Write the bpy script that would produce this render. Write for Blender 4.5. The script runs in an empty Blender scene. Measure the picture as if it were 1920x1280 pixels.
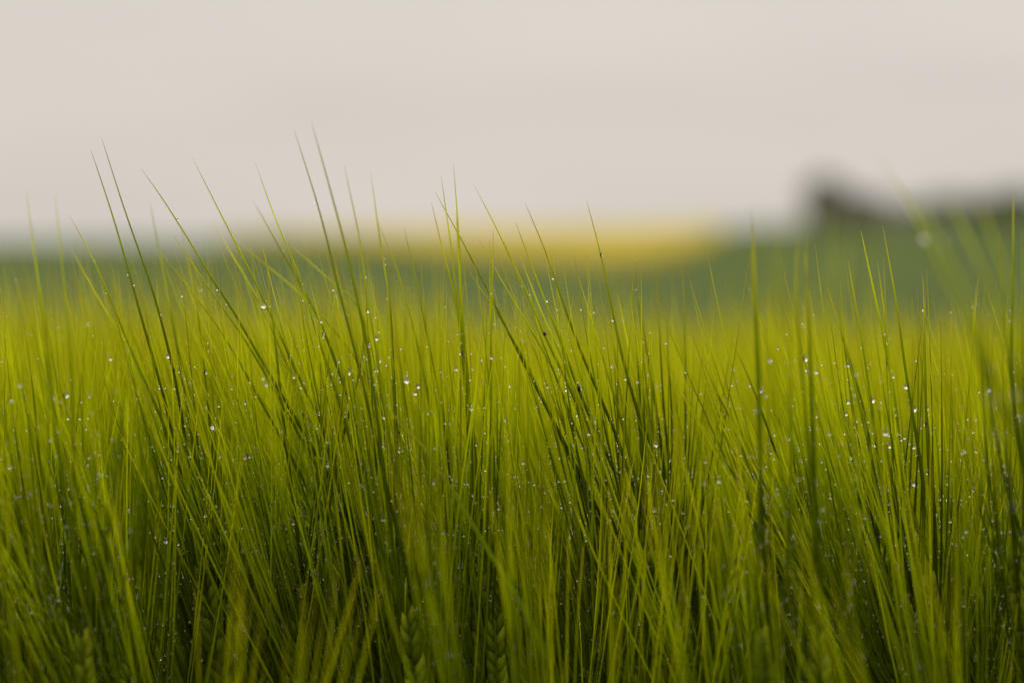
import bpy, math, random
import numpy as np

random.seed(7)
rng = np.random.default_rng(7)
R = math.radians
sc = bpy.context.scene
COL = sc.collection

# ------------------------------------------------------------------ camera
CAM_Z = 0.95
FOCUS = 1.06
FPX = 100.0 / 36.0 * 1920.0
PITCH = math.atan(200.0 / FPX)
cam = bpy.data.cameras.new('camera')
cam.lens = 100.0
cam.sensor_width = 36.0
cam.sensor_fit = 'HORIZONTAL'
cam.clip_start = 0.02
cam.clip_end = 6000.0
cam.dof.use_dof = True
cam.dof.focus_distance = FOCUS
cam.dof.aperture_fstop = 5.2
camo = bpy.data.objects.new('camera', cam)
camo.location = (0, 0, CAM_Z)
camo.rotation_euler = (R(90) - PITCH, 0, 0)
COL.objects.link(camo)
sc.camera = camo

# ------------------------------------------------------------------ sky and light
SUN_EL, SUN_AZ = 44.0, -20.0          # azimuth from +Y towards +X (degrees)
world = bpy.data.worlds.new('World')
sc.world = world
world.use_nodes = True
wt = world.node_tree
for n in list(wt.nodes):
    wt.nodes.remove(n)


def N(t, kind, **kw):
    n = t.nodes.new(kind)
    for k, v in kw.items():
        if k.startswith('i_'):
            n.inputs[k[2:]].default_value = v
        else:
            setattr(n, k, v)
    return n


wo = N(wt, 'ShaderNodeOutputWorld')
sky = N(wt, 'ShaderNodeTexSky', sky_type='NISHITA', sun_disc=False)
sky.sun_elevation = R(SUN_EL)
sky.sun_rotation = R(SUN_AZ)
bg_sky = N(wt, 'ShaderNodeBackground', i_Strength=0.05)
wt.links.new(sky.outputs[0], bg_sky.inputs['Color'])
tc = N(wt, 'ShaderNodeTexCoord')
sep = N(wt, 'ShaderNodeSeparateXYZ')
wt.links.new(tc.outputs['Generated'], sep.inputs[0])
mx = N(wt, 'ShaderNodeMath', operation='MAXIMUM')
mx.inputs[1].default_value = 0.0
wt.links.new(sep.outputs['Z'], mx.inputs[0])
pw = N(wt, 'ShaderNodeMath', operation='POWER')
pw.inputs[1].default_value = 1.35
wt.links.new(mx.outputs[0], pw.inputs[0])
ml = N(wt, 'ShaderNodeMath', operation='MULTIPLY_ADD')      # overcast sky: zenith about three times the horizon
ml.inputs[1].default_value = 2.6
ml.inputs[2].default_value = 1.0
wt.links.new(pw.outputs[0], ml.inputs[0])
mp = N(wt, 'ShaderNodeMapping')
mp.inputs['Scale'].default_value = (2.2, 2.2, 14.0)
mp.inputs['Rotation'].default_value = (0.0, R(7), 0.0)
wt.links.new(tc.outputs['Generated'], mp.inputs[0])
nz = N(wt, 'ShaderNodeTexNoise', i_Scale=2.2, i_Detail=4.0, i_Roughness=0.5)
wt.links.new(mp.outputs[0], nz.inputs['Vector'])
nr = N(wt, 'ShaderNodeMapRange')
nr.inputs['To Min'].default_value = 0.88
nr.inputs['To Max'].default_value = 1.12
wt.links.new(nz.outputs['Fac'], nr.inputs['Value'])
mm = N(wt, 'ShaderNodeMath', operation='MULTIPLY')
wt.links.new(ml.outputs[0], mm.inputs[0])
wt.links.new(nr.outputs[0], mm.inputs[1])
bg_cloud = N(wt, 'ShaderNodeBackground')
bg_cloud.inputs['Color'].default_value = (0.660, 0.612, 0.562, 1)
wt.links.new(mm.outputs[0], bg_cloud.inputs['Strength'])
mix = N(wt, 'ShaderNodeMixShader')
mix.inputs[0].default_value = 0.975
wt.links.new(bg_sky.outputs[0], mix.inputs[1])
wt.links.new(bg_cloud.outputs[0], mix.inputs[2])
wt.links.new(mix.outputs[0], wo.inputs['Surface'])

sun = bpy.data.lights.new('sun', 'SUN')
sun.energy = 1.5
sun.angle = R(10)
sun.color = (1.0, 0.95, 0.86)
suno = bpy.data.objects.new('sun', sun)
from mathutils import Vector, Matrix
sd = Vector((math.sin(R(SUN_AZ)) * math.cos(R(SUN_EL)), math.cos(R(SUN_AZ)) * math.cos(R(SUN_EL)), math.sin(R(SUN_EL))))
suno.rotation_euler = sd.to_track_quat('Z', 'Y').to_euler()
suno.location = (0, 0, 20)
COL.objects.link(suno)

sc.view_settings.view_transform = 'Standard'
sc.view_settings.look = 'None'
sc.view_settings.exposure = 0.0
sc.view_settings.gamma = 1.0
sc.view_settings.use_curve_mapping = False
sc.render.engine = 'CYCLES'
sc.cycles.max_bounces = 9
sc.cycles.diffuse_bounces = 5
sc.cycles.glossy_bounces = 3
sc.cycles.transmission_bounces = 7
sc.cycles.transparent_max_bounces = 6
sc.cycles.volume_bounces = 0
sc.cycles.caustics_reflective = False
sc.cycles.caustics_refractive = False
sc.cycles.use_denoising = True
sc.cycles.denoiser = 'OPENIMAGEDENOISE'
sc.cycles.denoising_input_passes = 'RGB_ALBEDO_NORMAL'


# ------------------------------------------------------------------ helpers
def px(x, y, d):
    """photo pixel + distance along the view axis -> world point"""
    cx, cz = (x - 960.0) / FPX * d, (640.0 - y) / FPX * d
    c, s = math.cos(PITCH), math.sin(PITCH)
    return np.array((cx, d * c + cz * s, CAM_Z - d * s + cz * c))


def project(P):
    P = np.asarray(P, float)
    c, s = math.cos(PITCH), math.sin(PITCH)
    dy, dz = P[..., 1], P[..., 2] - CAM_Z
    d = dy * c - dz * s
    z = dy * s + dz * c
    return 960 + P[..., 0] / d * FPX, 640 - z / d * FPX, d


def crest(x):
    return np.interp(x, [-400, -120, -30, -4, 22, 30, 60, 140, 400], [-1.5, 0.1, 0.22, 0.72, 1.0, 2.15, 2.45, 2.9, 4.0])


def ground_z(x, y):
    x = np.asarray(x, float)
    y = np.asarray(y, float)
    ys = [-60, 1.06, 9, 14, 40, 90, 150, 250]
    zs = [0.02, 0.0, -0.312, -0.60, -2.7, -4.6, -3.3, -1.7]
    z = np.interp(y, ys, zs)
    c = crest(x)
    t = np.clip((y - 250) / 100.0, 0, 1)
    t = t * t * (3 - 2 * t)
    z = np.where(y > 250, -1.7 + (c + 1.7) * t, z)
    z = np.where(y > 350, c - (y - 350) * 0.012, z)
    return z


def new_mesh(name, verts, faces_tri=None, faces=None, tint=None, mats=(), smooth=True):
    me = bpy.data.meshes.new(name)
    verts = np.asarray(verts, np.float32)
    if faces_tri is not None:
        f = np.asarray(faces_tri, np.int32)
        k = f.shape[1]
        me.vertices.add(len(verts))
        me.vertices.foreach_set('co', verts.ravel())
        me.loops.add(f.size)
        me.loops.foreach_set('vertex_index', f.ravel())
        me.polygons.add(len(f))
        me.polygons.foreach_set('loop_start', np.arange(0, f.size, k, dtype=np.int32))
        me.polygons.foreach_set('loop_total', np.full(len(f), k, np.int32))
    else:
        me.from_pydata([tuple(v) for v in verts], [], faces)
    me.update(calc_edges=True)
    if smooth:
        me.polygons.foreach_set('use_smooth', np.ones(len(me.polygons), bool))
    if tint is not None:
        a = me.attributes.new('tint', 'FLOAT_COLOR', 'POINT')
        a.data.foreach_set('color', np.asarray(tint, np.float32).ravel())
    for m in mats:
        me.materials.append(m)
    return me


def link(name, data, parent=None, loc=None, label=None, cat=None, group=None, kind=None):
    o = bpy.data.objects.new(name, data)
    COL.objects.link(o)
    if parent is not None:
        o.parent = parent
    if loc is not None:
        o.location = loc
    if label: o['label'] = label
    if cat: o['category'] = cat
    if group: o['group'] = group
    if kind: o['kind'] = kind
    return o


class Geo:
    """collects quads (as 4-index faces) with a tint per vertex"""
    def __init__(self):
        self.v, self.f, self.t, self.n = [], [], [], 0

    def add(self, v, f, t):
        self.v.append(v)
        self.f.append(f + self.n)
        self.t.append(t)
        self.n += len(v)

    def arrays(self):
        return np.concatenate(self.v), np.concatenate(self.f), np.concatenate(self.t)

    def mesh(self, name, mats):
        v, f, t = self.arrays()
        return new_mesh(name, v, f, tint=t, mats=mats)


def tube(P, rad, sides=3, t=None, rnd=0.5, k=0.0, flat=1.0):
    """tapered tube along polyline P; returns verts, quad faces, tint"""
    P = np.asarray(P, float)
    n = len(P)
    T = np.gradient(P, axis=0)
    T /= np.linalg.norm(T, axis=1)[:, None] + 1e-12
    ref = np.array((0.31, -0.92, 0.2))
    A = np.cross(T, ref)
    A /= np.linalg.norm(A, axis=1)[:, None] + 1e-9
    B = np.cross(T, A)
    ang = np.arange(sides) * 2 * math.pi / sides
    V = P[:, None, :] + np.asarray(rad)[:, None, None] * (np.cos(ang)[None, :, None] * A[:, None, :] + flat * np.sin(ang)[None, :, None] * B[:, None, :])
    V = V.reshape(-1, 3)
    i = np.arange(n - 1)[:, None] * sides
    j = np.arange(sides)[None, :]
    j2 = (j + 1) % sides
    F = np.stack([i + j, i + j2, i + sides + j2, i + sides + j], -1).reshape(-1, 4)
    tt = np.linspace(0, 1, n) if t is None else np.asarray(t)
    tint = np.zeros((n * sides, 4), np.float32)
    tint[:, 0] = np.repeat(tt, sides)
    tint[:, 1] = rnd
    tint[:, 2] = k
    tint[:, 3] = 1
    return V, F, tint


def resample(P, n, smooth=2):
    """Catmull-Rom through P, evenly resampled, softened"""
    P = np.asarray(P, float)
    Q = np.vstack([2 * P[0] - P[1], P, 2 * P[-1] - P[-2]])
    out = []
    for i in range(1, len(Q) - 2):
        p0, p1, p2, p3 = Q[i - 1], Q[i], Q[i + 1], Q[i + 2]
        for u in np.linspace(0, 1, 10, endpoint=False):
            out.append(0.5 * (2 * p1 + (p2 - p0) * u + (2 * p0 - 5 * p1 + 4 * p2 - p3) * u * u + (3 * p1 - p0 - 3 * p2 + p3) * u ** 3))
    out.append(P[-1])
    out = np.array(out)
    for _ in range(smooth * 4):
        out[1:-1] = 0.25 * out[:-2] + 0.5 * out[1:-1] + 0.25 * out[2:]
    s = np.r_[0, np.cumsum(np.linalg.norm(np.diff(out, axis=0), axis=1))]
    u = np.linspace(0, s[-1], n)
    return np.stack([np.interp(u, s, out[:, k]) for k in range(3)], 1)


def bez(p0, p1, p2, n):
    u = np.linspace(0, 1, n)[:, None]
    return (1 - u) ** 2 * p0 + 2 * u * (1 - u) * p1 + u * u * p2


def unit(v):
    v = np.asarray(v, float)
    return v / (np.linalg.norm(v) + 1e-12)


# ------------------------------------------------------------------ materials
def mat(name):
    m = bpy.data.materials.new(name)
    m.use_nodes = True
    t = m.node_tree
    for n in list(t.nodes):
        t.nodes.remove(n)
    out = N(t, 'ShaderNodeOutputMaterial')
    return m, t, out


def ramp(t, stops):
    r = N(t, 'ShaderNodeValToRGB')
    e = r.color_ramp.elements
    while len(e) < len(stops):
        e.new(0.5)
    for el, (p, c) in zip(e, stops):
        el.position = p
        el.color = (*c, 1)
    return r


def plant_mat(name, stops, yellow, ymax, rough, transl, tcol=1.0, mottle=30.0):
    """colour runs along the organ (tint.r), shifts to yellow by its own random (tint.g), and is mottled"""
    m, t, out = mat(name)
    at = N(t, 'ShaderNodeAttribute', attribute_name='tint')
    sp = N(t, 'ShaderNodeSeparateColor')
    t.links.new(at.outputs['Color'], sp.inputs[0])
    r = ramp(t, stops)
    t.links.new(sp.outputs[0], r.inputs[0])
    mixc = N(t, 'ShaderNodeMix', data_type='RGBA')
    mr = N(t, 'ShaderNodeMapRange')
    mr.inputs['From Min'].default_value = 0.35
    mr.inputs['To Max'].default_value = ymax
    t.links.new(sp.outputs[1], mr.inputs['Value'])
    mt = N(t, 'ShaderNodeMath', operation='MULTIPLY')
    t.links.new(mr.outputs[0], mt.inputs[0])
    t.links.new(sp.outputs[0], mt.inputs[1])
    t.links.new(mt.outputs[0], mixc.inputs['Factor'])
    t.links.new(r.outputs[0], mixc.inputs[6])
    mixc.inputs[7].default_value = (*yellow, 1)
    geo = N(t, 'ShaderNodeNewGeometry')
    nz = N(t, 'ShaderNodeTexNoise', i_Scale=mottle, i_Detail=3.0)
    t.links.new(geo.outputs['Position'], nz.inputs['Vector'])
    mr2 = N(t, 'ShaderNodeMapRange')
    mr2.inputs['From Min'].default_value = 0.3
    mr2.inputs['From Max'].default_value = 0.7
    mr2.inputs['To Min'].default_value = 0.72
    mr2.inputs['To Max'].default_value = 1.22
    t.links.new(nz.outputs['Fac'], mr2.inputs['Value'])
    mulc = N(t, 'ShaderNodeVectorMath', operation='SCALE')
    t.links.new(mixc.outputs[2], mulc.inputs[0])
    t.links.new(mr2.outputs[0], mulc.inputs['Scale'])
    vr = N(t, 'ShaderNodeMapRange')                     # every organ has its own depth of colour
    vr.inputs['To Min'].default_value = 0.50
    vr.inputs['To Max'].default_value = 1.25
    t.links.new(sp.outputs[1], vr.inputs['Value'])
    mul2 = N(t, 'ShaderNodeVectorMath', operation='SCALE')
    t.links.new(mulc.outputs[0], mul2.inputs[0])
    t.links.new(vr.outputs[0], mul2.inputs['Scale'])
    mulc = mul2
    p = N(t, 'ShaderNodeBsdfPrincipled')
    p.inputs['Roughness'].default_value = rough
    p.inputs['Specular IOR Level'].default_value = 0.04
    t.links.new(mulc.outputs[0], p.inputs['Base Color'])
    tr = N(t, 'ShaderNodeBsdfTranslucent')
    tm = N(t, 'ShaderNodeVectorMath', operation='MULTIPLY')
    tm.inputs[1].default_value = (1.0 * tcol, 1.1 * tcol, 0.5 * tcol)
    t.links.new(mulc.outputs[0], tm.inputs[0])
    t.links.new(tm.outputs[0], tr.inputs['Color'])
    ms = N(t, 'ShaderNodeMixShader')
    ms.inputs[0].default_value = transl
    t.links.new(p.outputs[0], ms.inputs[1])
    t.links.new(tr.outputs[0], ms.inputs[2])
    t.links.new(ms.outputs[0], out.inputs['Surface'])
    return m


M_AWN = plant_mat('awn', [(0.0, (0.072, 0.118, 0.0005)), (0.40, (0.120, 0.175, 0.001)), (0.66, (0.30, 0.385, 0.001)), (0.88, (0.63, 0.635, 0.002)), (1.0, (0.66, 0.55, 0.05))],  # green to golden along the awn; canopy shade and brightness painted into the ramp
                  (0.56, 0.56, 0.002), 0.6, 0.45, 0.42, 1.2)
M_GRAIN = plant_mat('barley_grain', [(0.0, (0.070, 0.118, 0.003)), (1.0, (0.17, 0.215, 0.005))], (0.28, 0.26, 0.010), 0.4, 0.45, 0.25)
M_STEM = plant_mat('barley_stem', [(0.0, (0.09, 0.11, 0.010)), (1.0, (0.075, 0.120, 0.003))], (0.16, 0.17, 0.006), 0.4, 0.45, 0.2)
M_LEAF = plant_mat('barley_leaf', [(0.0, (0.055, 0.095, 0.002)), (0.8, (0.085, 0.135, 0.003)), (1.0, (0.22, 0.20, 0.02))], (0.13, 0.15, 0.004), 0.5, 0.4, 0.4)

# water
M_WATER, t, out = mat('rain_water')
g = N(t, 'ShaderNodeBsdfGlass', i_IOR=1.333, i_Roughness=0.0)
g.inputs['Color'].default_value = (1, 1, 1, 1)
t.links.new(g.outputs[0], out.inputs['Surface'])


def noise_mat(name, c1, c2, scale, rough=0.9, detail=6.0, bump=0.0):
    m, t, out = mat(name)
    geo = N(t, 'ShaderNodeNewGeometry')
    nz = N(t, 'ShaderNodeTexNoise', i_Scale=scale, i_Detail=detail, i_Roughness=0.65)
    t.links.new(geo.outputs['Position'], nz.inputs['Vector'])
    r = ramp(t, [(0.33, c1), (0.67, c2)])
    t.links.new(nz.outputs['Fac'], r.inputs[0])
    p = N(t, 'ShaderNodeBsdfPrincipled')
    p.inputs['Roughness'].default_value = rough
    p.inputs['Specular IOR Level'].default_value = 0.04
    t.links.new(r.outputs[0], p.inputs['Base Color'])
    if bump:
        b = N(t, 'ShaderNodeBump', i_Strength=bump)
        t.links.new(nz.outputs['Fac'], b.inputs['Height'])
        t.links.new(b.outputs[0], p.inputs['Normal'])
    t.links.new(p.outputs[0], out.inputs['Surface'])
    return m


M_SOIL = noise_mat('damp_soil', (0.030, 0.022, 0.013), (0.065, 0.048, 0.030), 14.0, 0.85, bump=0.6)
M_CROP = noise_mat('distant_green_crop', (0.034, 0.058, 0.010), (0.060, 0.084, 0.014), 0.022, bump=0.3)
M_RAPE = noise_mat('rapeseed_blossom', (0.26, 0.22, 0.030), (0.43, 0.335, 0.040), 0.35, bump=0.3)
M_TIMBER = noise_mat('weathered_timber', (0.110, 0.102, 0.080), (0.175, 0.162, 0.128), 2.0)
M_ROOF = noise_mat('dark_slate', (0.098, 0.092, 0.080), (0.148, 0.138, 0.120), 3.0)
M_BARK = noise_mat('bark', (0.04, 0.03, 0.022), (0.08, 0.06, 0.045), 6.0)
M_TREE = noise_mat('tree_leaves', (0.055, 0.075, 0.014), (0.110, 0.135, 0.026), 0.9)

# ------------------------------------------------------------------ ground
gx = np.unique(np.r_[np.linspace(-900, -130, 24), np.linspace(-120, 150, 82), np.linspace(160, 900, 24), np.linspace(-8, 8, 33)])
gy = np.unique(np.r_[np.linspace(-60, 0, 13), np.linspace(0.25, 16, 64), np.linspace(17, 45, 29), np.linspace(50, 360, 94), np.linspace(380, 1400, 30)])
X, Y = np.meshgrid(gx, gy)
Z = ground_z(X, Y)
far = np.clip((Y - 60) / 60, 0, 1)
Z = Z + far * 0.10 * np.sin(X * 0.11 + 1.3) * np.sin(Y * 0.043)
nx, ny = len(gx), len(gy)
idx = np.arange(nx * ny).reshape(ny, nx)
F = np.stack([idx[:-1, :-1], idx[:-1, 1:], idx[1:, 1:], idx[1:, :-1]], -1).reshape(-1, 4)
me = new_mesh('ground', np.stack([X, Y, Z], -1).reshape(-1, 3), F, mats=(M_SOIL, M_CROP))
fy = np.repeat(gy[:-1], nx - 1)
me.polygons.foreach_set('material_index', (fy > 60).astype(np.int32))
gr = link('ground', me, kind='structure')
gr['label'] = 'sloping farmland with dark soil falling to green fields across the valley'

# ------------------------------------------------------------------ far rapeseed field (a crop standing 1.2 m tall)
def rape():
    n, m = 150, 80
    vs = []
    v = np.linspace(0, 1, m)
    u = np.linspace(0, 1, n)
    U, V = np.meshgrid(u, v)
    yy = 262 + V * 100
    x0 = np.interp(V, [0, 0.25, 0.55, 0.8, 1], [5.0, -7.0, -18.0, -28.0, -38.0])
    x1 = np.interp(V, [0, 0.5, 1], [13.0, 22.5, 27.0])
    xx = x0 + (x1 - x0) * U
    bump = 0.14 * np.sin(xx * 3.1 + np.sin(yy * 1.7)) + 0.12 * rng.standard_normal(xx.shape)
    zt = ground_z(xx, yy) + 0.95 + bump
    edge = (U == 0) | (U == 1) | (V == 0) | (V == 1)
    zt = np.where(edge, ground_z(xx, yy) - 0.3, zt)
    idx = np.arange(n * m).reshape(m, n)
    F = np.stack([idx[:-1, :-1], idx[:-1, 1:], idx[1:, 1:], idx[1:, :-1]], -1).reshape(-1, 4)
    me = new_mesh('rapeseed_crop', np.stack([xx, yy, zt], -1).reshape(-1, 3), F, mats=(M_RAPE,))
    o = link('rapeseed_crop', me, kind='stuff')
    o['label'] = 'bright yellow rapeseed crop in flower on the far slope'
    o['category'] = 'crop'


rape()


# ------------------------------------------------------------------ barn on the hill
def box(x0, x1, y0, y1, z0, z1):
    v = [(x0, y0, z0), (x1, y0, z0), (x1, y1, z0), (x0, y1, z0), (x0, y0, z1), (x1, y0, z1), (x1, y1, z1), (x0, y1, z1)]
    f = [(0, 3, 2, 1), (4, 5, 6, 7), (0, 1, 5, 4), (1, 2, 6, 5), (2, 3, 7, 6), (3, 0, 4, 7)]
    return v, f


def boxes(name, lst, m, parent):
    V, Fc = [], []
    for b in lst:
        v, f = box(*b)
        Fc += [tuple(i + len(V) for i in q) for q in f]
        V += v
    return link(name, new_mesh(name, V, faces=Fc, mats=(m,), smooth=False), parent)


def prism(name, prof, y0, y1, m, parent):
    n = len(prof)
    V = [(x, y0, z) for x, z in prof] + [(x, y1, z) for x, z in prof]
    Fc = [tuple(range(n)), tuple(range(2 * n - 1, n - 1, -1))] + [(i, i + n, (i + 1) % n + n, (i + 1) % n) for i in range(n)]
    return link(name, new_mesh(name, V, faces=Fc, mats=(m,), smooth=False), parent)


def barn():
    d = 338.0
    bx, by = px(1518, 430, d)[0], d
    bz = float(ground_z(bx + 4, by)) - 0.4
    b = link('timber_barn', None, loc=(bx, by, bz), label='dark weathered timber barn with a tall bay and low lean-to on the hill crest', cat='barn')
    # tall bay 0..3.9 m, lower range 3.9..9.5 m
    prism('wall', [(0, 0), (3.9, 0), (3.9, 5.2), (1.9, 6.2), (0, 5.2)], 0, 8, M_TIMBER, b)
    prism('wall', [(3.903, 0), (9.6, 0), (9.6, 3.3), (3.903, 4.5)], 0.6, 7.4, M_TIMBER, b)
    r = prism('roof', [(-0.35, 5.04), (1.9, 6.21), (4.25, 5.04), (4.25, 5.26), (1.9, 6.45), (-0.35, 5.26)], -0.3, 8.3, M_ROOF, b)
    boxes('ridge_cap', [(1.78, 2.02, -0.32, 8.32, 6.39, 6.52)], M_ROOF, r)
    prism('roof', [(4.255, 4.44), (9.95, 3.24), (9.95, 3.42), (4.255, 4.62)], 0.3, 7.7, M_ROOF, b)
    for i in range(6):
        boxes('plank', [(0.75 + i * 0.40, 1.13 + i * 0.40, -0.06, -0.003, 0.1, 3.1)], M_TIMBER, b)
    boxes('door', [(5.2, 7.4, 0.52, 0.597, 0.1, 2.5)], M_ROOF, b)
    w = boxes('window', [(8.1, 8.9, 0.54, 0.597, 1.3, 2.1)], M_ROOF, b)
    boxes('window_sill', [(8.02, 8.98, 0.48, 0.598, 1.2, 1.297)], M_TIMBER, w)


barn()


# ------------------------------------------------------------------ far trees and bushes
def tree(x, y, h, w, label, group, seed):
    r = np.random.default_rng(seed)
    z = float(ground_z(x, y)) - 0.1
    t = link('tree', None, loc=(x, y, z), label=label, cat='tree', group=group)
    g = Geo()
    trunk = np.array([(0, 0, 0), (0.05, 0, h * 0.25), (-0.04, 0.05, h * 0.5), (0.05, 0, h * 0.85)])
    g.add(*tube(trunk, [h * .035, h * .028, h * .02, h * .005], 7))
    for k in range(7):
        a = k * 2.4 + r.random()
        z0 = h * (0.25 + 0.07 * k)
        L = w * 0.42
        g.add(*tube(np.array([(0, 0, z0), (L * .5 * math.cos(a), L * .5 * math.sin(a), z0 + h * .12), (L * math.cos(a), L * math.sin(a), z0 + h * .2)]), [h * .014, h * .009, h * .003], 5))
    link('trunk', g.mesh('trunk', (M_BARK,)), t)
    n = 1900
    cl = r.normal(size=(34, 3))
    cl /= np.linalg.norm(cl, axis=1)[:, None]
    cl *= (0.45 + 0.55 * r.random((34, 1)))
    c = cl[r.integers(0, 34, n)] + 0.26 * r.normal(size=(n, 3))
    c = c * np.array((w * .42, w * .42, h * .46)) + np.array((0, 0, h * .46))
    c[:, 2] = np.maximum(c[:, 2], 0.15)
    a = r.normal(size=(n, 3)); a /= np.linalg.norm(a, axis=1)[:, None]
    b = np.cross(a, r.normal(size=(n, 3))); b /= np.linalg.norm(b, axis=1)[:, None]
    s = (0.10 + 0.12 * r.random((n, 1))) * h / 4
    V = np.stack([c - a * s, c + b * s * .6, c + a * s, c - b * s * .6], 1).reshape(-1, 3)
    link('crown', new_mesh('crown', V, np.arange(4 * n).reshape(-1, 4), mats=(M_TREE,), smooth=False), t)


tl = [(1652, 2.9, 3.6), (1700, 2.8, 3.8), (1746, 3.5, 4.4), (1790, 3.9, 4.8), (1836, 3.6, 4.6), (1880, 4.3, 5.0), (1922, 4.4, 5.0), (1975, 4.1, 4.8), (2030, 4.5, 5.2)]
for i, (xx, h, w) in enumerate(tl):
    d = 343 + (i % 3) * 3
    tree(px(xx, 430, d)[0], d, h, w, 'low bushy dark green tree in the hedge line beyond the barn', 'trees in the hedge line beside the barn', 50 + i)


# ------------------------------------------------------------------ barley organs
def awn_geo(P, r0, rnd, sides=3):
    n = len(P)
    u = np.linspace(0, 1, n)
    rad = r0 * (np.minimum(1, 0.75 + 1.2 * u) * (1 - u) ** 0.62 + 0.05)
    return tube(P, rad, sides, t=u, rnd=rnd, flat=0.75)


GR_S = 6


def grain_local(rows=7):
    """pointed ovoid spikelet along +Z, base at 0, length 1, half width about .21"""
    prof = np.array([(0.0, .05), (.1, .14), (.28, .21), (.5, .22), (.72, .16), (.9, .07), (1.0, .015)])
    P = np.zeros((len(prof), 3)); P[:, 2] = prof[:, 0]
    return P, prof[:, 1]


def frame(axis, side):
    z = unit(axis)
    x = unit(side - np.dot(side, z) * z)
    y = np.cross(z, x)
    return np.stack([x, y, z], 1)


def grain_geo(base, direction, side, L, rnd):
    P, rad = grain_local()
    V, Fc, T = tube(P, rad, GR_S, rnd=rnd)
    V[:, 1] *= 0.8
    return (V * L) @ frame(direction, side).T + base, Fc, T


def leaf_geo(P, w, rnd, nrm=None):
    """folded blade: three vertices across, tapered both ways"""
    P = np.asarray(P)
    n = len(P)
    u = np.linspace(0, 1, n)
    T = np.gradient(P, axis=0); T /= np.linalg.norm(T, axis=1)[:, None]
    up = np.array((0.2, 0.9, 0.35)) if nrm is None else nrm
    S = np.cross(T, up); S /= np.linalg.norm(S, axis=1)[:, None] + 1e-9
    Nn = np.cross(S, T)
    ww = w * np.minimum(1, 0.55 + 1.6 * u) * (1 - u ** 2.2) ** 0.8 + 0.0003
    V = np.stack([P - S * ww[:, None] + Nn * ww[:, None] * .35, P, P + S * ww[:, None] + Nn * ww[:, None] * .35], 1).reshape(-1, 3)
    i = np.arange(n - 1)[:, None] * 3
    j = np.arange(2)[None, :]
    Fc = np.stack([i + j, i + j + 1, i + j + 4, i + j + 3], -1).reshape(-1, 4)
    tint = np.zeros((n * 3, 4), np.float32)
    tint[:, 0] = np.repeat(u, 3); tint[:, 1] = rnd; tint[:, 3] = 1
    return V, Fc, tint


def ear_layout(base, top, n=24, r=None, bend=None):
    """grain bases, directions, sides and sizes for a two-rowed ear"""
    r = r or random
    ax = top - base
    L = np.linalg.norm(ax)
    z = unit(ax)
    side = unit(np.cross(z, np.array((r.uniform(-.5, .5), 1.0, 0.1))))
    out = []
    for i in range(n):
        u = i / (n - 1)
        s = side if i % 2 == 0 else -side
        p = base + ax * (0.02 + 0.90 * u) + s * 0.0010
        d = unit(z + s * (0.30 - 0.12 * u) + 0.06 * np.array((r.uniform(-1, 1), r.uniform(-1, 1), 0)))
        g = 0.0105 * (0.80 + 0.32 * math.sin(math.pi * min(1, u * 0.9 + 0.12))) * r.uniform(.94, 1.05)
        out.append((p, d, np.cross(z, s), g, u, s))
    return out


def stem_path(root, eb, axis, n=9):
    """from the ground to the ear base, arriving along the ear axis"""
    root = np.asarray(root)
    H = eb[2] - root[2]
    c = eb - unit(axis) * 0.26
    c[2] = max(c[2], root[2] + 0.3)
    return bez(root, 0.5 * c + 0.5 * np.array((root[0], root[1], c[2])), eb, n)


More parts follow.
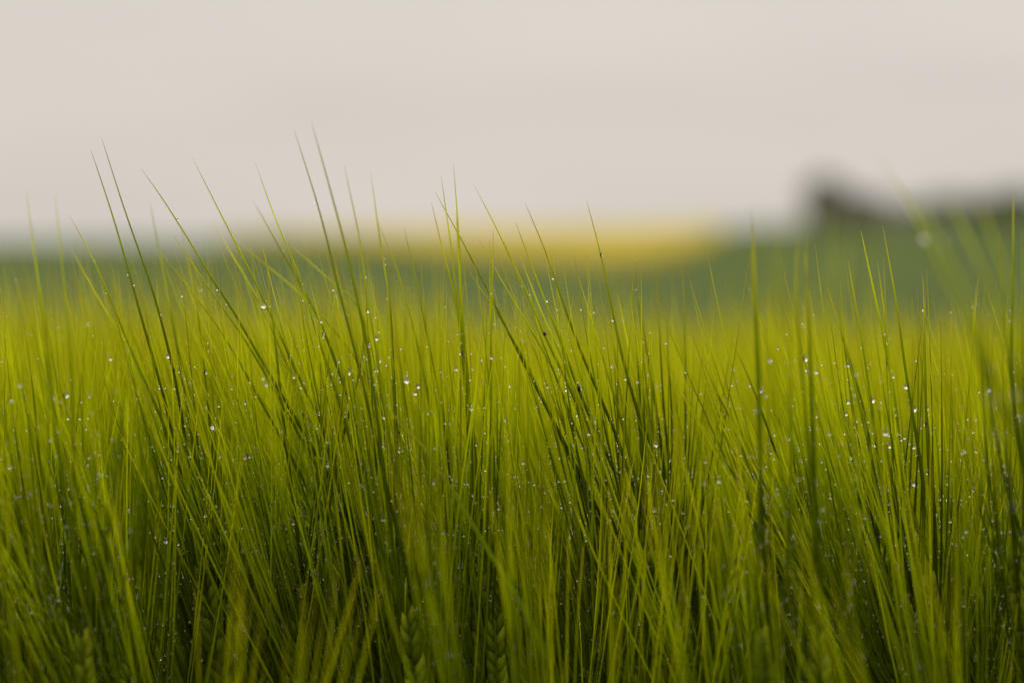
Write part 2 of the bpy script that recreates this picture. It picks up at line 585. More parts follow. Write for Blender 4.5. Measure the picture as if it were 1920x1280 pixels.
# ------------------------------------------------------------------ the barley plants standing in the sharp plane, traced one by one
A = {
 'A1': ([(190, 258), (237, 405), (289, 554), (330, 719), (352, 860)], 1.06),
 'A2': ([(170, 281), (216, 420), (263, 590), (304, 735), (332, 858)], 1.055),
 'A3': ([(49, 358), (67, 498), (88, 652), (106, 833)], 0.985),
 'A4': ([(103, 361), (119, 529), (131, 652), (137, 833)], 0.975),
 'A5': ([(129, 402), (170, 477), (206, 560), (237, 637), (278, 730), (314, 817)], 1.06),
 'A6': ([(265, 317), (309, 379), (361, 462), (397, 523), (439, 586), (506, 704), (580, 830)], 1.06),
 'A7': ([(281, 379), (309, 529), (330, 640)], 1.14),
 'A8': ([(325, 441), (400, 554), (434, 601), (500, 705)], 1.06),
 'A9': ([(131, 464), (201, 590), (270, 720)], 1.11),
 'A10': ([(5, 549), (31, 683), (55, 800)], 1.04),
 'A11': ([(41, 580), (67, 781)], 1.03),
 'A12': ([(62, 554), (77, 652), (100, 800)], 1.02),
 'B1': ([(361, 297), (403, 380), (455, 483), (491, 555), (522, 622), (568, 725), (609, 813)], 1.06),
 'B2': ([(478, 305), (522, 426), (558, 509), (589, 612), (630, 735), (661, 838)], 1.055),
 'B3': ([(551, 243), (599, 395), (630, 524), (656, 622), (681, 725)], 1.025),
 'B4': ([(584, 230), (620, 359), (651, 478), (671, 571), (695, 690)], 1.01),
 'B5': ([(645, 310), (676, 457), (687, 555), (707, 668)], 1.015),
 'B6': ([(449, 457), (568, 555), (656, 658), (720, 780)], 1.14),
 'B10': ([(547, 462), (625, 534), (690, 640)], 1.15),
 'B11': ([(473, 375), (506, 431), (560, 530), (620, 650)], 1.12),
 'B7': ([(496, 462), (506, 550), (519, 674), (532, 802), (541, 875)], 1.05),
 'B8': ([(400, 421), (465, 529), (520, 640)], 1.12),
 'B9': ([(300, 473), (377, 570), (450, 680)], 1.08),
 'C1': ([(850, 305), (858, 416), (863, 509), (865, 632), (873, 715), (884, 792)], 1.05),
 'C1b': ([(855, 400), (862, 520), (870, 640), (880, 760)], 1.045),
 'C2': ([(827, 331), (847, 473), (858, 581), (868, 684), (880, 800)], 1.06),
 'C3': ([(815, 359), (858, 436), (904, 524), (940, 596), (981, 679), (1040, 795)], 1.06),
 'C4': ([(809, 380), (832, 478), (853, 560), (872, 690)], 1.085),
 'C5': ([(888, 346), (930, 426), (971, 514), (1000, 576), (1019, 624), (1055, 701), (1091, 790)], 1.06),
 'C6': ([(863, 483), (909, 555), (951, 617), (1010, 730)], 1.06),
 'C7': ([(896, 447), (951, 545), (1000, 627), (1060, 750)], 1.06),
 'C8': ([(925, 426), (922, 581), (920, 777)], 1.05),
 'C8b': ([(918, 450), (919, 600), (921, 760)], 1.055),
 'C9': ([(695, 323), (711, 442), (724, 524), (735, 640)], 1.12),
 'C10': ([(757, 426), (780, 524), (801, 632), (822, 735), (837, 828)], 1.07),
 'C11': ([(788, 483), (796, 581), (811, 715), (830, 830)], 1.05),
 'C12': ([(706, 411), (749, 519), (791, 684), (816, 828)], 1.10),
 'D1': ([(985, 382), (1024, 475), (1070, 609), (1106, 701), (1142, 784), (1163, 840)], 1.06),
 'D2': ([(1100, 377), (1127, 480), (1150, 593), (1178, 717), (1204, 815)], 1.06),
 'D3': ([(967, 418), (1013, 542), (1049, 634), (1106, 784)], 1.08),
 'D4': ([(975, 480), (1018, 593), (1070, 710)], 1.09),
 'D5': ([(1083, 516), (1121, 640), (1147, 727), (1175, 830)], 1.07),
 'D6': ([(1158, 552), (1186, 691), (1199, 784)], 1.07),
 'D7': ([(1183, 521), (1194, 655), (1209, 810)], 1.09),
 'D8': ([(1191, 516), (1212, 655), (1235, 800)], 1.12),
 'D9': ([(1232, 521), (1238, 655), (1250, 835)], 1.10),
 'D10': ([(1250, 557), (1253, 681), (1260, 800)], 1.10),
 'D11': ([(1279, 490), (1284, 629), (1285, 780)], 1.13),
 'E1': ([(1409, 390), (1414, 526), (1421, 681), (1424, 835)], 0.965),
 'E1b': ([(1411, 420), (1417, 540), (1424, 700), (1426, 840)], 0.960),
 'E1c': ([(1408, 455), (1412, 560), (1419, 700), (1423, 840)], 0.970),
 'E2': ([(1512, 441), (1513, 536), (1519, 681), (1525, 887)], 0.965),
 'E2b': ([(1509, 470), (1516, 570), (1523, 700), (1528, 880)], 0.970),
 'E3': ([(1496, 449), (1492, 552), (1508, 750)], 0.96),
 'E4': ([(1551, 539), (1581, 640), (1612, 760)], 1.06),
 'E5': ([(1367, 629), (1406, 712), (1455, 850)], 1.0),
 'E6': ([(1311, 663), (1355, 758), (1416, 866)], 1.08),
 'E7': ([(1324, 732), (1370, 835), (1430, 930)], 1.06),
 'E8': ([(1450, 714), (1473, 784), (1500, 880)], 1.05),
 'E9': ([(1270, 717), (1334, 830), (1410, 930)], 1.08),
 'F1': ([(1614, 433), (1639, 549), (1659, 647), (1680, 765), (1695, 915)], 1.05),
 'F2': ([(1655, 425), (1680, 564), (1698, 698), (1721, 837), (1732, 930)], 1.05),
 'F3': ([(1589, 484), (1613, 621), (1631, 739), (1649, 879)], 1.06),
 'F4': ([(1551, 538), (1597, 688), (1630, 820)], 1.065),
 'F5': ([(1645, 489), (1659, 595), (1669, 708), (1675, 850)], 1.055),
 'F6': ([(1730, 513), (1734, 621), (1736, 775), (1742, 880)], 1.06),
 'F7': ([(1644, 290), (1726, 420), (1778, 538), (1819, 621), (1860, 720)], 0.80),
 'F12': ([(1711, 348), (1770, 470), (1830, 600)], 0.77),
 'F13': ([(1780, 372), (1830, 480), (1875, 600)], 0.78),
 'F14': ([(1835, 372), (1880, 500), (1910, 620)], 0.76),
 'F8': ([(1819, 559), (1845, 672), (1860, 775), (1886, 910)], 1.01),
 'F9': ([(1900, 353), (1899, 518), (1896, 698), (1912, 842)], 1.005),
 'F10': ([(1918, 430), (1917, 600), (1921, 800)], 0.975),
 'F11': ([(1872, 435), (1880, 560), (1900, 760)], 0.965),
}
# ear top pixel, ear base pixel, distance, traced awns, how many awns in all, label
HERO = [
 ((378, 1060), (432, 1370), 1.06, 'A1 A2 A5 A9 A7', 22, 'barley plant with two close parallel awns rising tall from a tight sheaf'),
 ((155, 1195), (180, 1500), 0.975, 'A3 A4 A12', 16, 'barley plant with two nearly upright awns set well apart'),
 ((105, 1150), (145, 1460), 1.03, 'A10 A11', 18, 'barley plant with short upright awns beside the plant of two spaced awns'),
 ((692, 1065), (765, 1380), 1.06, 'A6 B1 A8 B9 B8', 24, 'strongly leaning barley plant whose long arched awns carry the most raindrops'),
 ((738, 1040), (790, 1350), 1.055, 'B2 B6 B11', 20, 'leaning barley plant with pale slanting awns crossing behind its neighbours'),
 ((765, 1150), (805, 1470), 1.015, 'B3 B4 B5 C9', 18, 'barley plant bearing the tallest paired awns of the field'),
 ((556, 1110), (574, 1420), 1.05, 'B7 B10', 15, 'barley plant with a single dark straight awn under the leaning sheaf'),
 ((900, 1090), (918, 1410), 1.05, 'C1 C1b C2 C4', 17, 'upright barley plant with dark doubled awns standing like a spike'),
 ((1128, 1000), (1186, 1320), 1.06, 'C3 C5 C6 C7', 24, 'slanting barley plant with thick dark awn bundle and yellowing ear tip'),
 ((1205, 1015), (1264, 1310), 1.06, 'D1 D2 D3 D4 D5 D6', 26, 'barley plant with fine wiry awns strung with evenly spaced droplets'),
 ((1268, 985), (1276, 1310), 1.10, 'D7 D8 D9 D10 D11', 18, 'barley plant with a comb of short upright yellow awns'),
 ((855, 1110), (885, 1430), 1.08, 'C10 C11 C12', 18, 'barley plant with curved awns next to the dark spike of doubled awns'),
 ((928, 1165), (940, 1480), 1.045, 'C8 C8b', 14, 'barley plant with two straight vertical awns held tightly together'),
 ((1427, 1190), (1436, 1500), 0.965, 'E1 E1b E1c', 10, 'barley plant with one lone thick vertical awn beyond the yellow field edge'),
 ((1532, 1170), (1545, 1480), 0.965, 'E2 E2b E3', 11, 'barley plant with a forked pair of upright awns below the barn'),
 ((1500, 1050), (1585, 1350), 1.075, 'E5 E6 E7 E8 E9', 22, 'low barley plant with pale yellow awns fanned out sideways'),
 ((1665, 1050), (1692, 1330), 1.06, 'F3 F4 E4 F5', 20, 'barley plant with stepped row of short sharp awns under the hedge line'),
 ((1742, 1090), (1764, 1340), 1.05, 'F1 F2 F6', 20, 'barley plant with big hanging raindrops along two dark bowed awns'),
 ((1930, 890), (2015, 1290), 0.80, 'F7 F12 F13 F14', 7, 'tall barley plant with broad awns slanting across the hedge line trees'),
 ((1907, 1040), (1938, 1340), 1.005, 'F8', 14, 'barley plant with one slender bowed awn next to the slanting tall plant'),
 ((1928, 1000), (1948, 1340), 1.0, 'F9 F10 F11', 14, 'barley plant with a tall needle-straight awn at the hedge line end'),
]
GROUP = 'barley plants of the field'
AWN_PATHS = []        # (polyline, weight) for the raindrops
FOCAL_OBJS = []


def make_plant(root, eb, et, awns, label, group, grains, leaves, indiv=True, r0=0.00062, seed=0, name='barley_plant'):
    r = random.Random(seed)
    root = np.asarray(root, float)
    t = link(name, None, loc=root, label=label, cat='barley', group=group)
    st = stem_path(root, eb, et - eb)
    V, Fc, T = tube(st - root, np.linspace(0.0017, 0.0011, len(st)), 6, rnd=r.random())
    link('stem', new_mesh('stem', V, Fc, tint=T, mats=(M_STEM,)), t)
    rach = np.linspace(eb, et, 6)
    V, Fc, T = tube(rach - root, np.linspace(0.0012, 0.0006, 6), 5, rnd=r.random())
    ear = link('ear', new_mesh('ear', V, Fc, tint=T, mats=(M_STEM,)), t)
    for (p, d, s, g, u, sd_) in grains:
        V, Fc, T = grain_geo(p - root, d, s, g, r.random())
        link('grain', new_mesh('grain', V, Fc, tint=T, mats=(M_GRAIN,)), ear)
    for P, rr, rnd in awns:
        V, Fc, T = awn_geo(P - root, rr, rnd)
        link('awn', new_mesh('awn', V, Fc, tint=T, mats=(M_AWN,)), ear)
    for P, w, rnd in leaves:
        V, Fc, T = leaf_geo(P - root, w, rnd)
        link('leaf', new_mesh('leaf', V, Fc, tint=T, mats=(M_LEAF,)), t)
    return t


hero_roots = []
BLADES = {8: ([(1060, 1300), (900, 1010), (806, 850), (721, 761)], 0.995, 0.0012), 15: ([(1470, 1300), (1415, 1180), (1375, 1060), (1338, 938)], 0.985, 0.0019)}
for hi, (tp, bp, d, keys, total, label) in enumerate(HERO):
    r = random.Random(100 + hi)
    et, eb = px(*tp, d), px(*bp, d)
    ax = unit(et - eb)
    lay = ear_layout(eb, et, 24, r)
    awns = []
    keys = keys.split()
    # the awns from the upper part of the ear are the traced ones
    order = list(range(len(lay) - 1, -1, -1))
    for ki, k in enumerate(keys):
        pts, dt = A[k]
        p, gd, s, g, u, sd_ = lay[order[(ki * 2) % 12 + (ki % 2)]]
        start = p + gd * g * 0.95
        n = len(pts)
        ds = np.linspace(dt, 0.35 * dt + 0.65 * d, n)
        W = [px(x, y, dd) for (x, y), dd in zip(pts, ds)][::-1]
        P = resample([start] + W, 22, 3)
        awns.append((P, 0.00094 * r.uniform(0.85, 1.08), r.uniform(.2, .8) if hi != 18 else .95))
    for k in range(total - len(keys)):
        p, gd, s, g, u, sd_ = lay[(k * 5 + 3) % len(lay)]
        start = p + gd * g * 0.95
        L = r.uniform(0.11, 0.145) * (1.34 - 0.40 * u)
        dirn = unit(ax + sd_ * r.uniform(0.0, 0.20) + np.array((r.uniform(-.05, .06), r.uniform(-.10, .10), 0)))
        end = start + dirn * L + np.array((0, 0, L * 0.06))
        py = project(end)[1]
        lim = r.uniform(455, 680)
        if py < lim:
            end = start + (end - start) * max(0.5, 1 - (lim - py) * d / FPX / L)
        P = bez(start, start + unit(0.6 * gd + 0.7 * dirn) * np.linalg.norm(end - start) * 0.45, end, 14)
        awns.append((P, 0.00058 * r.uniform(0.8, 1.1), r.uniform(.15, .9)))
    for P, rr, _ in awns:
        AWN_PATHS.append((P, rr, hi))
    # the culm goes on down along the ear axis and straightens
    rx = eb[0] - ax[0] * 0.30 + r.uniform(-.01, .01)
    ry = eb[1] + r.uniform(-.03, .05)
    root = np.array((rx, ry, float(ground_z(rx, ry))))
    leaves = []
    st = stem_path(root, eb, ax)
    if hi in BLADES:
        bp_, bd, bw = BLADES[hi]
        leaves.append((resample([st[6]] + [px(x, y, bd) for x, y in bp_], 16, 3), bw, 0.95))
    for q in range(1):
        b0 = st[6]
        L = r.uniform(.12, .17)
        e = b0 + np.array((r.choice((-1, 1)) * r.uniform(.03, .08), r.uniform(-.02, .05), L * .8))
        e[2] = min(e[2], 0.80)
        leaves.append((bez(b0, b0 + np.array((0, 0, L * .7)), e, 10), 0.0045, r.random()))
    make_plant(root, eb, et, awns, label, GROUP, lay, leaves, seed=300 + hi)
    hero_roots.append(root)

# ------------------------------------------------------------------ the rest of the crop: kinds of plant, repeated
NV = 22
VAR = []
for v in range(NV):
    r = random.Random(900 + v)
    lean = R(r.uniform(7, 27)) if v % 5 else R(r.uniform(0, 7))
    ax = np.array((-math.sin(lean), r.uniform(-.12, .12), math.cos(lean)))
    ax = unit(ax)
    eb = np.array((0.0, 0, 0.715 + r.uniform(-.012, .012)))
    et = eb + ax * r.uniform(.066, .082)
    root = np.array((-ax[0] * 0.26, 0.0, 0))
    sh = root.copy()
    eb, et, root = eb - sh, et - sh, root - sh
    lay = ear_layout(eb, et, 26, r)
    awns = []
    for k, (p, gd, s, g, u, sd_) in enumerate(lay):
        start = p + gd * g * .95
        L = r.uniform(.116, .148) * (1.36 - .40 * u)
        if r.random() < .15: L *= r.uniform(.78, .95)
        dirn = unit(ax + sd_ * r.uniform(.0, .19) + np.array((r.uniform(-.05, .05), r.uniform(-.12, .12), 0)))
        end = start + dirn * L + np.array((0.004, 0, L * .07))
        awns.append((start, start + unit(.5 * gd + .8 * dirn) * L * .5 + np.array((r.gauss(0, .0035), r.gauss(0, .003), 0)), end, r.uniform(.3, 1)))
    leaves = []
    st = stem_path(root, eb, ax)
    for q in range(2):
        b0 = st[5 + q]
        L = r.uniform(.13, .2)
        e = b0 + np.array((r.uniform(-.11, .03), r.uniform(-.06, .06), L * r.uniform(.55, .9)))
        leaves.append((b0, b0 + np.array((r.uniform(-.01, .01), 0, L * .75)), e, r.uniform(.0035, .0055), r.random()))
    VAR.append(dict(lean=lean, eb=eb, et=et, st=st, lay=lay, awns=awns, leaves=leaves, tip=max(a[2][2] for a in awns), rnd=r.random()))

# meshes of each kind for the single plants (shared by every copy)
for V_ in VAR:
    V, Fc, T = tube(V_['st'], np.linspace(.0017, .0011, len(V_['st'])), 5, rnd=V_['rnd'])
    V_['m_stem'] = new_mesh('stem', V, Fc, tint=T, mats=(M_STEM,))
    V, Fc, T = tube(np.linspace(V_['eb'], V_['et'], 4), np.linspace(.0012, .0006, 4), 5, rnd=V_['rnd'])
    V_['m_rachis'] = new_mesh('ear', V, Fc, tint=T, mats=(M_STEM,))
    V_['m_leaf'] = [new_mesh('leaf', *leaf_geo(bez(a, b, c, 10), w, rn)[:2], tint=leaf_geo(bez(a, b, c, 10), w, rn)[2], mats=(M_LEAF,)) for a, b, c, w, rn in V_['leaves']]
    V_['m_grain'], V_['m_awn'] = [], []
    ge, ga = Geo(), Geo()
    ge.add(V, Fc, T)
    for i, (p, d, s, g, u, sd_) in enumerate(V_['lay']):
        q = grain_geo(p, d, s, g, (i * .37) % 1)
        ge.add(*q)
        V_['m_grain'].append(new_mesh('grain', q[0], q[1], tint=q[2], mats=(M_GRAIN,)))
    for a, b, c, rn in V_['awns']:
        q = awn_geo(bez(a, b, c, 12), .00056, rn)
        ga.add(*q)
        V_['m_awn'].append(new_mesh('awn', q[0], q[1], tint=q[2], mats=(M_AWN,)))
    V_['m_ear'] = ge.mesh('ear', (M_GRAIN,))
    V_['m_awns'] = ga.mesh('beard', (M_AWN,))


def half_width(d):
    return 0.185 * d * 1.15 + 0.06


# single plants between 0.74 m and the distance where 300 are reached
spots = []
r = random.Random(42)


def too_close(x, y, m):
    return any((x - a) ** 2 + (y - b) ** 2 < m * m for a, b, *_ in spots)


while len(spots) < 276:
    q = r.random()
    if q < 0.08: y = r.uniform(0.86, 0.98)
    elif q < 0.42: y = r.uniform(1.03, 1.16)
    else: y = math.sqrt(r.uniform(1.2 ** 2, 1.72 ** 2))
    w = 0.18 * y + 0.03
    x = r.uniform(-w, w)
    pxx = 960 + x / y * FPX
    if y < 0.90 and 330 < pxx < 1480: continue
    if y < 0.98 and 480 < pxx < 1330 and r.random() < 0.85: continue
    if y < 0.98 and pxx > 1400 and r.random() < 0.7: continue
    if too_close(x, y, 0.011): continue
    spots.append((x, y))


def tip_limit(pxx, d):
    """highest row in the photo that a plain awn reaches there"""
    if d < 0.86: return np.interp(pxx, [0, 500, 760, 1150, 1500, 1920], [640, 660, 1000, 1040, 700, 640])
    if d < 0.99: return np.interp(pxx, [0, 420, 700, 1100, 1500, 1920], [545, 570, 680, 740, 620, 560])
    return np.interp(pxx, [0, 300, 700, 1000, 1300, 1920], [440, 415, 425, 470, 520, 480])


n_ind = 0
PLANTS = []
for i, (x, y) in enumerate(spots):
    V_ = VAR[r.randrange(NV)]
    rz = r.uniform(-.45, .45)
    if V_['lean'] < R(17) and r.random() < .28: rz += math.pi
    gz = float(ground_z(x, y))
    H = 0.918 + r.gauss(0, .030) + gz
    if r.random() < (0.48 if x < 0.02 * y else 0.30): H = 0.957 + r.gauss(0, .016) + gz
    c, s = math.cos(rz), math.sin(rz)
    # root shifted so that the beard, not the foot, stands at x
    tipx = V_['et'][0] * c
    rootx = x - tipx
    # tallest awn tip after scaling must stay under the row limit
    pxx = 960 + x / y * FPX
    lim = tip_limit(np.clip(pxx, 0, 1920), y) + r.uniform(0, 130)
    zmax = px(pxx, lim, y)[2]
    H = min(H, zmax)
    sz = (H - gz) / V_['tip']
    PLANTS.append((V_, rootx, y, gz, rz, sz, y))


PLAIN = ('green bearded barley plant standing straight upright in the thick of the crop',
         'green bearded barley plant leaning slightly downwind in the thick of the crop',
         'green bearded barley plant bent strongly downwind in the thick of the crop',
         'green bearded barley plant leaning the opposite way to its neighbours in the crop')


def place_single(V_, x, y, gz, rz, sz, detail):
    t = link('barley_plant', None, loc=(x, y, gz), label=PLAIN[0 if V_['lean'] < R(8) else 3 if math.cos(rz) < 0 else (1 if V_['lean'] < R(17) else 2)], cat='barley', group=GROUP)
    t.rotation_euler = (0, 0, rz)
    t.scale = (1, 1, sz)
    link('stem', V_['m_stem'], t)
    for m in V_['m_leaf']: link('leaf', m, t)
    if detail:
        e = link('ear', V_['m_rachis'], t)
        for m in V_['m_grain']: link('grain', m, e)
        for m in V_['m_awn']: link('awn', m, e)
    else:
        link('ear', V_['m_ear'], t)
        b = link('beard', V_['m_awns'], t)
    return t


for V_, x, y, gz, rz, sz, d in PLANTS:
    detail = 0.975 < d < 1.17
    place_single(V_, x, y, gz, rz, sz, detail)
    if d < 1.5:
        c, s = math.cos(rz), math.sin(rz)
        for a, b, cc, rn in V_['awns']:
            P = bez(a, b, cc, 12) * np.array((1, 1, sz))
            P = np.stack([P[:, 0] * c - P[:, 1] * s + x, P[:, 0] * s + P[:, 1] * c + y, P[:, 2] + gz], 1)
            AWN_PATHS.append((P, .00056, -1))


# everything farther (and the unseen low plants added in front for shade): one mass of crop
def lod(V_, na, nseg, sides, rmul, em=1.0):
    ga, gb, gl = Geo(), Geo(), Geo()
    aw = V_['awns'][::max(1, len(V_['awns']) // na)][:na]
    for a, b, c, rn in aw:
        ga.add(*awn_geo(bez(a, b, c, nseg), .00070 * rmul, rn, sides))
    st = V_['st'][[0, 4, 6, 8]]
    gb.add(*tube(st, [.0017, .0015, .0013, .0012], 3, rnd=.4))
    E = np.linspace(V_['eb'], V_['et'] + (V_['et'] - V_['eb']) * .06, 5)
    gb.add(*tube(E, np.array([.0025, .0048, .005, .004, .001]) * em, 5, rnd=V_['rnd'], flat=.7))
    for a, b, c, w, rn in V_['leaves']:
        gl.add(*leaf_geo(bez(a, b, c, 5), w, rn))
    return ga.arrays(), gb.arrays(), gl.arrays()


def scatter(name, groups):
    """groups: list of (lod list, placements) -> one mesh with three material slots"""
    VV, FF, TT, MM, off = [], [], [], [], 0
    for lods, place in groups:
        for vi, x, y, gz, rz, sz, sx in place:
            c, s = math.cos(rz), math.sin(rz)
            for mi, (V, Fc, T) in enumerate(lods[vi]):
                W = np.stack([(V[:, 0] * c - V[:, 1] * s) * sx + x, (V[:, 0] * s + V[:, 1] * c) * sx + y, V[:, 2] * sz + gz], 1)
                VV.append(W.astype(np.float32)); FF.append(Fc + off); TT.append(T)
                MM.append(np.full(len(Fc), mi, np.int32))
                off += len(V)
    me = new_mesh(name, np.concatenate(VV), np.concatenate(FF), tint=np.concatenate(TT), mats=(M_AWN, M_GRAIN, M_LEAF))
    me.polygons.foreach_set('material_index', np.concatenate(MM))
    return me


def placements(y0, y1, dens, hmean, hsd, sx=1.0, wid=half_width, cap=None, minx=0.0):
    out = []
    area = sum((wid(y0 + (k + .5) * (y1 - y0) / 40) * 2) * (y1 - y0) / 40 for k in range(40))
    n = int(area * dens)
    while len(out) < n:
        y = r.uniform(y0, y1)
        if r.random() > wid(y) / wid(y1): continue
        x = r.uniform(-wid(y), wid(y))
        if abs(x) < minx: continue
        vi = r.randrange(NV)
        gz = float(ground_z(x, y))
        h = hmean + r.gauss(0, hsd)
        if cap is not None: h = min(h, cap(y) - gz)
        out.append((vi, x - VAR[vi]['et'][0], y, gz, r.uniform(-.6, .6), h / VAR[vi]['tip'], sx))
    return out


L1 = [lod(V_, 20, 6, 3, 1.1) for V_ in VAR]
L2 = [lod(V_, 12, 4, 3, 1.4) for V_ in VAR]
L3 = [lod(V_, 13, 3, 3, 2.2, .5) for V_ in VAR]
P1 = placements(1.62, 2.6, 560, .925, .022) + placements(1.22, 1.62, 340, .915, .018)
P2 = placements(2.6, 5.0, 330, .925, .022)
P3 = placements(5.0, 11.5, 150, .93, .024, 1.1)
# unseen low plants added under the view to block light from the front
P0 = placements(0.12, 0.76, 480, .86, .02, 1.0, lambda y: 0.30, cap=lambda y: CAM_Z - 0.168 * y - 0.008)
# the crop at both sides of the view
PS = [p for p in placements(0.45, 1.7, 330, .915, .02, 1.0, lambda y: 0.62) if abs(p[1] + VAR[p[0]]['et'][0]) > 0.18 * p[2] + 0.06]
link('barley_crop', scatter('barley_crop', [(L1, P1 + PS), (L2, P2 + P0), (L3, P3)]), kind='stuff', label='dense green barley crop running away to the brow of the field', cat='barley crop')


# ------------------------------------------------------------------ rain on the awns
def ico(sub):
    import bmesh
    bm = bmesh.new()
    bmesh.ops.create_icosphere(bm, subdivisions=sub, radius=1.0)
    V = np.array([v.co[:] for v in bm.verts])
    Fc = np.array([[v.index for v in f.verts] for f in bm.faces])
    bm.free()
    return V, Fc


IV, IF = ico(2)
IV3, IF3 = ico(3)
# larger drops seen one by one in the photograph: pixel and radius in pixels
DROPS = [(491, 570, 6), (680, 565, 5), (702, 622, 5.5), (613, 620, 3.5), (324, 660, 4.5), (326, 697, 4), (304, 727, 4), (378, 693, 4.5),
         (662, 690, 7), (700, 691, 6), (768, 703, 7), (779, 724, 5), (792, 735, 5), (648, 742, 5), (688, 837, 5), (665, 858, 7), (867, 657, 5),
         (1085, 722, 8), (1068, 728, 5), (1087, 743, 4), (1231, 833, 6), (1262, 856, 4), (1110, 810, 4), (1019, 624, 4), (1326, 863, 5),
         (1186, 897, 5), (901, 975, 7), (698, 1099, 6), (546, 984, 6), (566, 970, 5), (564, 1016, 4), (1088, 1023, 5), (1128, 1069, 5),
         (1583, 753, 5), (1588, 769, 4), (1630, 740, 8), (1698, 715, 6), (1703, 760, 7), (1643, 826, 6), (1661, 831, 6), (1721, 900, 7),
         (1743, 916, 7), (1741, 887, 5), (1735, 758, 4.5), (1734, 793, 4), (1744, 1006, 6), (1485, 1094, 5), (1488, 1124, 9), (1502, 1128, 5),
         (1409, 889, 5), (1530, 907, 6), (1705, 1056, 5), (1707, 1075, 5), (1792, 1167, 8), (1430, 907, 6), (1895, 688, 5), (1897, 582, 4),
         (118, 730, 7), (133, 773, 5), (98, 967, 4), (398, 797, 5), (397, 783, 4), (285, 1192, 6), (295, 1167, 4), (1252, 1130, 5), (1245, 1100, 5),
         (1150, 593, 3.5), (1112, 428, 3.5), (720, 780, 4), (1491, 672, 8), (1422, 722, 7), (380, 961, 7), (316, 1010, 7), (1785, 437, 9.5), (1729, 449, 9.5)]
allP = np.concatenate([p for p, _, _ in AWN_PATHS])
allT = np.concatenate([np.full(len(p), k) for k, (p, _, _) in enumerate(AWN_PATHS)])
# refine points along each awn
fineP, fineK, fineU = [], [], []
for k, (p, rr, h) in enumerate(AWN_PATHS):
    u = np.linspace(0, len(p) - 1, 60)
    fineP.append(np.stack([np.interp(u, np.arange(len(p)), p[:, c]) for c in range(3)], 1))
    fineK.append(np.full(60, k)); fineU.append(np.linspace(0, 1, 60))
fineP, fineK, fineU = np.concatenate(fineP), np.concatenate(fineK), np.concatenate(fineU)
fx, fy_, fd = project(fineP)
m_drop = []
for q in range(5):
    rr_ = np.random.default_rng(q)
    V = IV3.copy()
    V[:, 2] *= 1.0 + 0.12 * q / 4
    V[:, 2] += np.where(V[:, 2] > 0, 0.10 * V[:, 2] ** 3 * q / 4, 0)
    m_drop.append(new_mesh('water_drop', V, IF3, mats=(M_WATER,)))
n_drop = 0
DLAB = 'clear raindrop on an awn of a plain barley plant in the crop'
DGRP = 'raindrops hanging on the barley awns'


def put_drop(p, rad, hero=-1):
    global n_drop
    o = link('raindrop', m_drop[n_drop % 5], loc=p, label=DLAB if hero < 0 else ('large ' if rad > .0009 else '') + 'raindrop on the ' + ' '.join(HERO[hero][5].split()[:12]), cat='raindrop', group=DGRP)
    o.scale = (rad, rad, rad)
    n_drop += 1


for (x, y, pr) in DROPS:
    dist = np.hypot(fx - x, fy_ - y) + 240 * np.abs(fd - FOCUS) * (pr < 9.4) + 200 * (fineU > .85)
    k = int(np.argmin(dist))
    P = fineP[k]
    rad = min(pr * 0.85, 6.0) * fd[k] / FPX
    rad = max(rad, .00055)
    sgn = 1 if n_drop % 2 else -1
    put_drop(P + np.array((sgn * rad * .62, -rad * .35, -rad * .75)), rad, AWN_PATHS[fineK[k]][2])
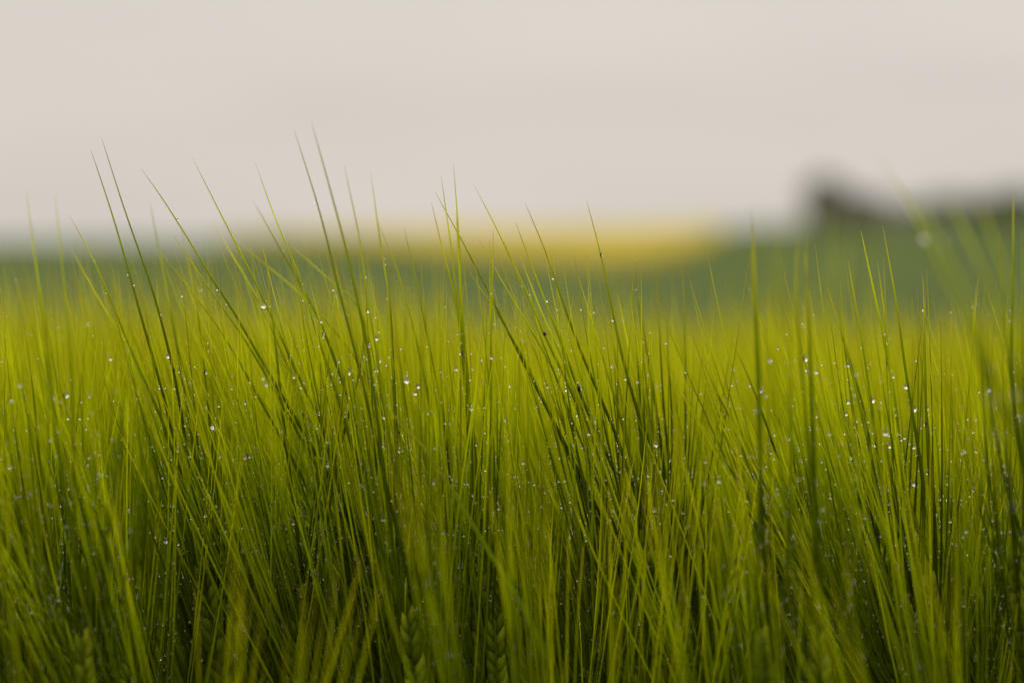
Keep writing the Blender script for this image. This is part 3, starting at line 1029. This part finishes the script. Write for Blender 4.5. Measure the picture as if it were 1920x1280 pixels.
# more drops of the same kind along the near awns
cand = np.where((fd > 0.93) & (fd < 1.14) & (fx > 0) & (fx < 1920) & (fy_ > 660) & (fy_ < 1275) & (fineU < .95))[0]
for k in rng.choice(cand, 225, replace=False):
    rad = float(rng.choice([.00058, .00070, .00085, .00105], p=[.42, .34, .20, .04]))
    put_drop(fineP[k] + np.array((rng.choice((-1, 1)) * (rad * .6 + .0002), -rad * .3, -rad * .7)), rad, AWN_PATHS[fineK[k]][2])

# the fine beads of rain: one mass
C_, S_ = [], []
for k, (P, rr, h) in enumerate(AWN_PATHS):
    s = np.r_[0, np.cumsum(np.linalg.norm(np.diff(P, axis=0), axis=1))]
    dm = project(P[len(P) // 2])[2]
    if h < 0 and (dm > 1.22): continue
    wet = rng.uniform(0.3, 1.2) if h >= 0 else (rng.uniform(0.1, 1.1) if dm < 1.09 else rng.uniform(0, .35))
    pos = 0.004
    while pos < s[-1] * .93:
        pos += rng.exponential(.0032 / wet) + .0012
        q = np.array([np.interp(pos, s, P[:, c]) for c in range(3)])
        u = pos / s[-1]
        rad = rng.choice([.00025, .00034, .00046, .00060], p=[.3, .35, .25, .1])
        if u > .7 and rng.random() < .72: continue
        if u > .45 and rng.random() < .5: continue
        w = rr * (1 - u) ** .6 * .8 + rad * .75
        an = rng.uniform(-.5, .5) + (0 if rng.random() < .5 else math.pi)
        C_.append(q + np.array((math.cos(an) * w, math.sin(an) * w, -rad * .2)))
        rad *= 1.15 - .45 * u
        S_.append(rad)
C_, S_ = np.array(C_), np.array(S_)
fxx, fyy, _ = project(C_)
ok = (fxx > -60) & (fxx < 1980) & (fyy > 200) & (fyy < 1320)
C_, S_ = C_[ok], S_[ok]
IV1, IF1 = ico(2)
if len(C_) > 11000:
    sel = rng.choice(len(C_), 11000, replace=False)
    C_, S_ = C_[sel], S_[sel]
dd = np.abs(project(C_)[2] - FOCUS)
VB, FB, off = [], [], 0
for msk, (bv, bf) in ((dd < .028, ico(2)), (dd >= .028, ico(1))):
    c_, s_ = C_[msk], S_[msk]
    VB.append((c_[:, None, :] + s_[:, None, None] * bv[None]).reshape(-1, 3))
    FB.append((bf[None] + (np.arange(len(c_)) * len(bv))[:, None, None]).reshape(-1, 3) + off)
    off += len(VB[-1])
V, Fc = np.concatenate(VB), np.concatenate(FB)
link('rain_beads', new_mesh('rain_beads', V, Fc, mats=(M_WATER,)), kind='stuff', label='fine glistening beads of rain strung along the barley awns', cat='raindrops')
